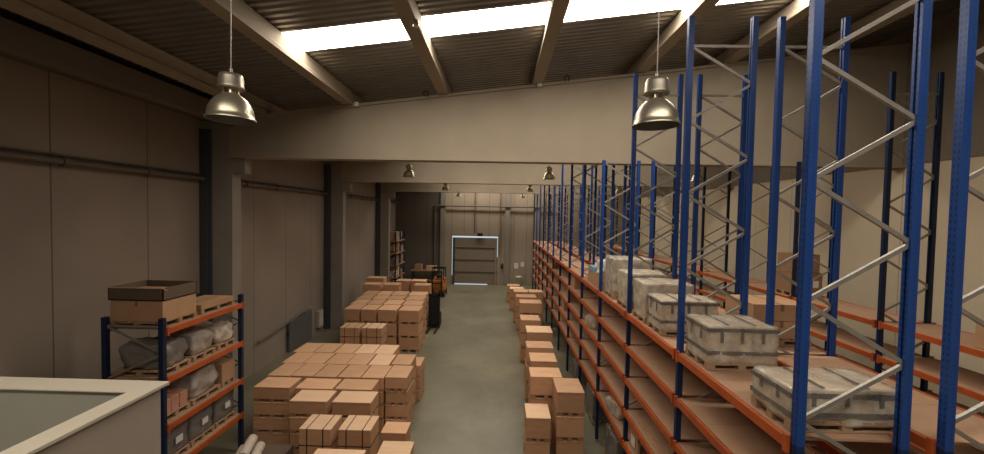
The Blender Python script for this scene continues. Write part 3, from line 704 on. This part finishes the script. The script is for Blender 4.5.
# ------------------------------------------------------------------ stacker and forklift
def wheel(mb, x, y, r, w): mb.tube([(x-w/2,y,r),(x+w/2,y,r)], r, 18)
t = thing('pallet_stacker','black pedestrian stacker with forks on the floor beside the far crates','stacker',(-4.08,24.55,0))
MB().box(-.36,-.26,0,.14,.08,2.2).box(.26,.36,0,.14,.08,2.2).box(-.36,.36,0,.1,2.08,2.2).box(-.36,.36,.02,.1,1.1,1.2).box(-.26,.26,.05,.12,.5,2.1).build('mast', M['black'], t)
MB().box(-.30,.30,-.06,-.01,.25,.35).box(-.30,.30,-.06,-.01,.75,.83).box(-.30,-.25,-.06,-.01,.25,1.25).box(.25,.30,-.06,-.01,.25,1.25).box(-.25,.25,-.03,-.01,.3,1.2).build('fork_carriage', M['black'], t)
for x in (-.24,.24):
    MB().box(x-.06,x+.06,-1.15,-.0,.06,.11,.01).box(x-.06,x+.06,-.06,0,.06,.5).build('fork', M['rubber'], t)
MB().box(-.38,.38,.15,.75,.1,.95,.05).box(-.3,.3,.15,.6,.95,1.2,.05).build('motor_housing', M['black'], t)
mb = MB(); wheel(mb,0,.5,.12,.1); wheel(mb,-.3,.15,.08,.08); wheel(mb,.3,.15,.08,.08); mb.build('wheels', M['rubber'], t)
MB().tube([(0,.6,1.15),(0,.95,1.35),(0,1.15,1.3)],.03,8).tube([(-.2,1.15,1.3),(.2,1.15,1.3)],.025,8).build('tiller', M['rubber'], t)

t = thing('forklift','yellow-orange forklift with black overhead guard parked before the end wall','forklift',(-5.4,33.6,0))
MB().box(-.6,.6,.4,2.2,.35,1.0,.06).box(-.58,.58,1.5,2.35,.35,1.55,.12).build('chassis', M['yellow'], t)
MB().box(-.55,.55,.35,.75,.35,1.45,.04).build('front_cowl', M['yellow'], t)
g = MB()
for x in (-.52,.52): g.bar((x,.6,1.3),(x,.85,2.45),.07,.07).bar((x,2.0,1.4),(x,1.9,2.45),.07,.07)
for k in range(5): g.box(-.54,.54,.83+k*.26,.89+k*.26,2.42,2.48)
g.box(-.56,-.49,.8,1.95,2.42,2.5).box(.49,.56,.8,1.95,2.42,2.5); g.build('overhead_guard', M['black'], t)
MB().box(-.25,.25,1.15,1.6,1.0,1.12,.03).box(-.25,.25,1.55,1.68,1.1,1.7,.04).build('seat', M['rubber'], t)
MB().box(-.45,-.35,.1,.25,.08,2.3).box(.35,.45,.1,.25,.08,2.3).box(-.45,.45,.12,.22,2.2,2.3).box(-.45,.45,.12,.22,1.2,1.28).build('mast', M['black'], t)
for x in (-.25,.25): MB().box(x-.06,x+.06,-.9,.1,.06,.11).box(x-.06,x+.06,.04,.1,.06,.6).build('fork', M['rubber'], t)
for x in (-.55,.55):
    for y, r in ((.55,.32),(1.95,.26)):
        mb = MB(); wheel(mb,x,y,r,.2); w_ = mb.build('wheel', M['rubber'], t)
        mb = MB(); mb.tube([(x-.105,y,r),(x+.105,y,r)],r*.5,14); mb.build('hub', M['yellow'], w_)
MB().tube([(0,.95,1.3),(0,.82,1.45)],.02,8).tube([(0,.84,1.44),(0,.82,1.47)],.18,16).build('steering_wheel', M['rubber'], t)

# workbench and goods by the end wall
t = thing('workbench','dark workbench against the shadowed part of the end wall','workbench',(-7.6,39.3,0))
MB().box(-1.3,1.3,-.45,.5,1.5,1.58,.01).build('worktop', M['bearer'], t)
for x in (-1.2,1.2):
    for y in (-.38,.42): MB().box(x-.05,x+.05,y-.05,y+.05,0,1.5).build('leg', M['column_d'], t)
MB().box(-1.15,1.15,-.3,.4,.5,.55).build('lower_shelf', M['bearer'], t)
for x, w, lab in ((-8.5,.7,'brown carton on the workbench, nearest the storage shelf'),(-7.35,.6,'small pale carton in the middle of the workbench'),(-6.85+.1,.45,'small pale carton at the forklift end of the workbench')):
    carton(lab,x,x+w,39.0,39.6,1.58,.45 if w < .7 else .6,M['goods'] if w < .7 else None,'cartons on the workbench')

# dim storage shelf in the far corner
t = thing('storage_shelf','tall dim storage shelf packed with goods in the far wall corner','shelf',(-10.35,34.9,0))
for x in (0,1.0):
    for y in (0,1.6,3.2): MB().box(x-.05,x+.05,y-.05,y+.05,0,5.6).build('post', M['bluedk'], t)
sz = [.4,1.5,2.6,3.7,4.8]
for z in sz: MB().box(-.05,1.05,-.05,3.25,z-.06,z).box(1.03,1.07,0,3.2,z-.12,z).box(0,1.0,-.08,-.04,z-.1,z).build('shelf_board', M['bearer'], t)
G='goods on the dim storage shelf'
pos = ['nearest','middle','farthest']; lvn = ['lowest','second lowest','middle','second highest','topmost']
for i, z in enumerate(sz):
    for j in range(3):
        h = random.uniform(.5,.85); a = 34.95+j*1.07
        mm = random.choice([M['goods'],M['card'],M['sackl'],M['goods_d'],M['linen']])
        if (i+j) % 3 == 0:
            o = tag(MB().lump(-.34,.34,-.38,.38,0,h-.06,.05,7,.4,i*3+j).build('sack', mm), 'soft sack, %s on the %s board of the dim storage shelf' % (pos[j],lvn[i]),'sack',G); o.location = (-9.82,a+.45,z+.003)
        else:
            carton('carton, %s on the %s board of the dim storage shelf' % (pos[j],lvn[i]),-10.25,-9.4,a,a+.92,z+.003,h,mm,G)

# ------------------------------------------------------------------ light, world, camera
w = bpy.data.worlds.new('World'); bpy.context.scene.world = w; w.use_nodes = True
bg = w.node_tree.nodes['Background']; bg.inputs[0].default_value = (1.0,.84,.68,1); bg.inputs[1].default_value = .13
def area(name, loc, rot, sx, sy, e, col):
    l = bpy.data.lights.new(name,'AREA'); l.shape='RECTANGLE'; l.size=sx; l.size_y=sy; l.energy=e; l.color=col
    o = bpy.data.objects.new(name,l); C.objects.link(o); o.location=loc; o.rotation_euler=rot; return o

cam = bpy.data.cameras.new('camera'); co = bpy.data.objects.new('camera', cam); C.objects.link(co)
cam.sensor_fit = 'HORIZONTAL'; cam.sensor_width = 36; F = 390.; cam.lens = 36*F/984
cam.clip_start=.05; cam.clip_end=200
Yc = Vector((8,12,-F)).normalized()                 # world +Y seen in camera space
Zc = Vector((.019,1,0)); Zc = (Zc-Yc*Zc.dot(Yc)).normalized()
Xc = Yc.cross(Zc)
# rows of R map camera->world
R = Matrix((Xc, Yc, Zc)).to_4x4()
co.matrix_world = Matrix.Translation((0,0,H)) @ R
sc = bpy.context.scene; sc.camera = co
sc.view_settings.view_transform = 'Standard'; sc.view_settings.exposure = 0.
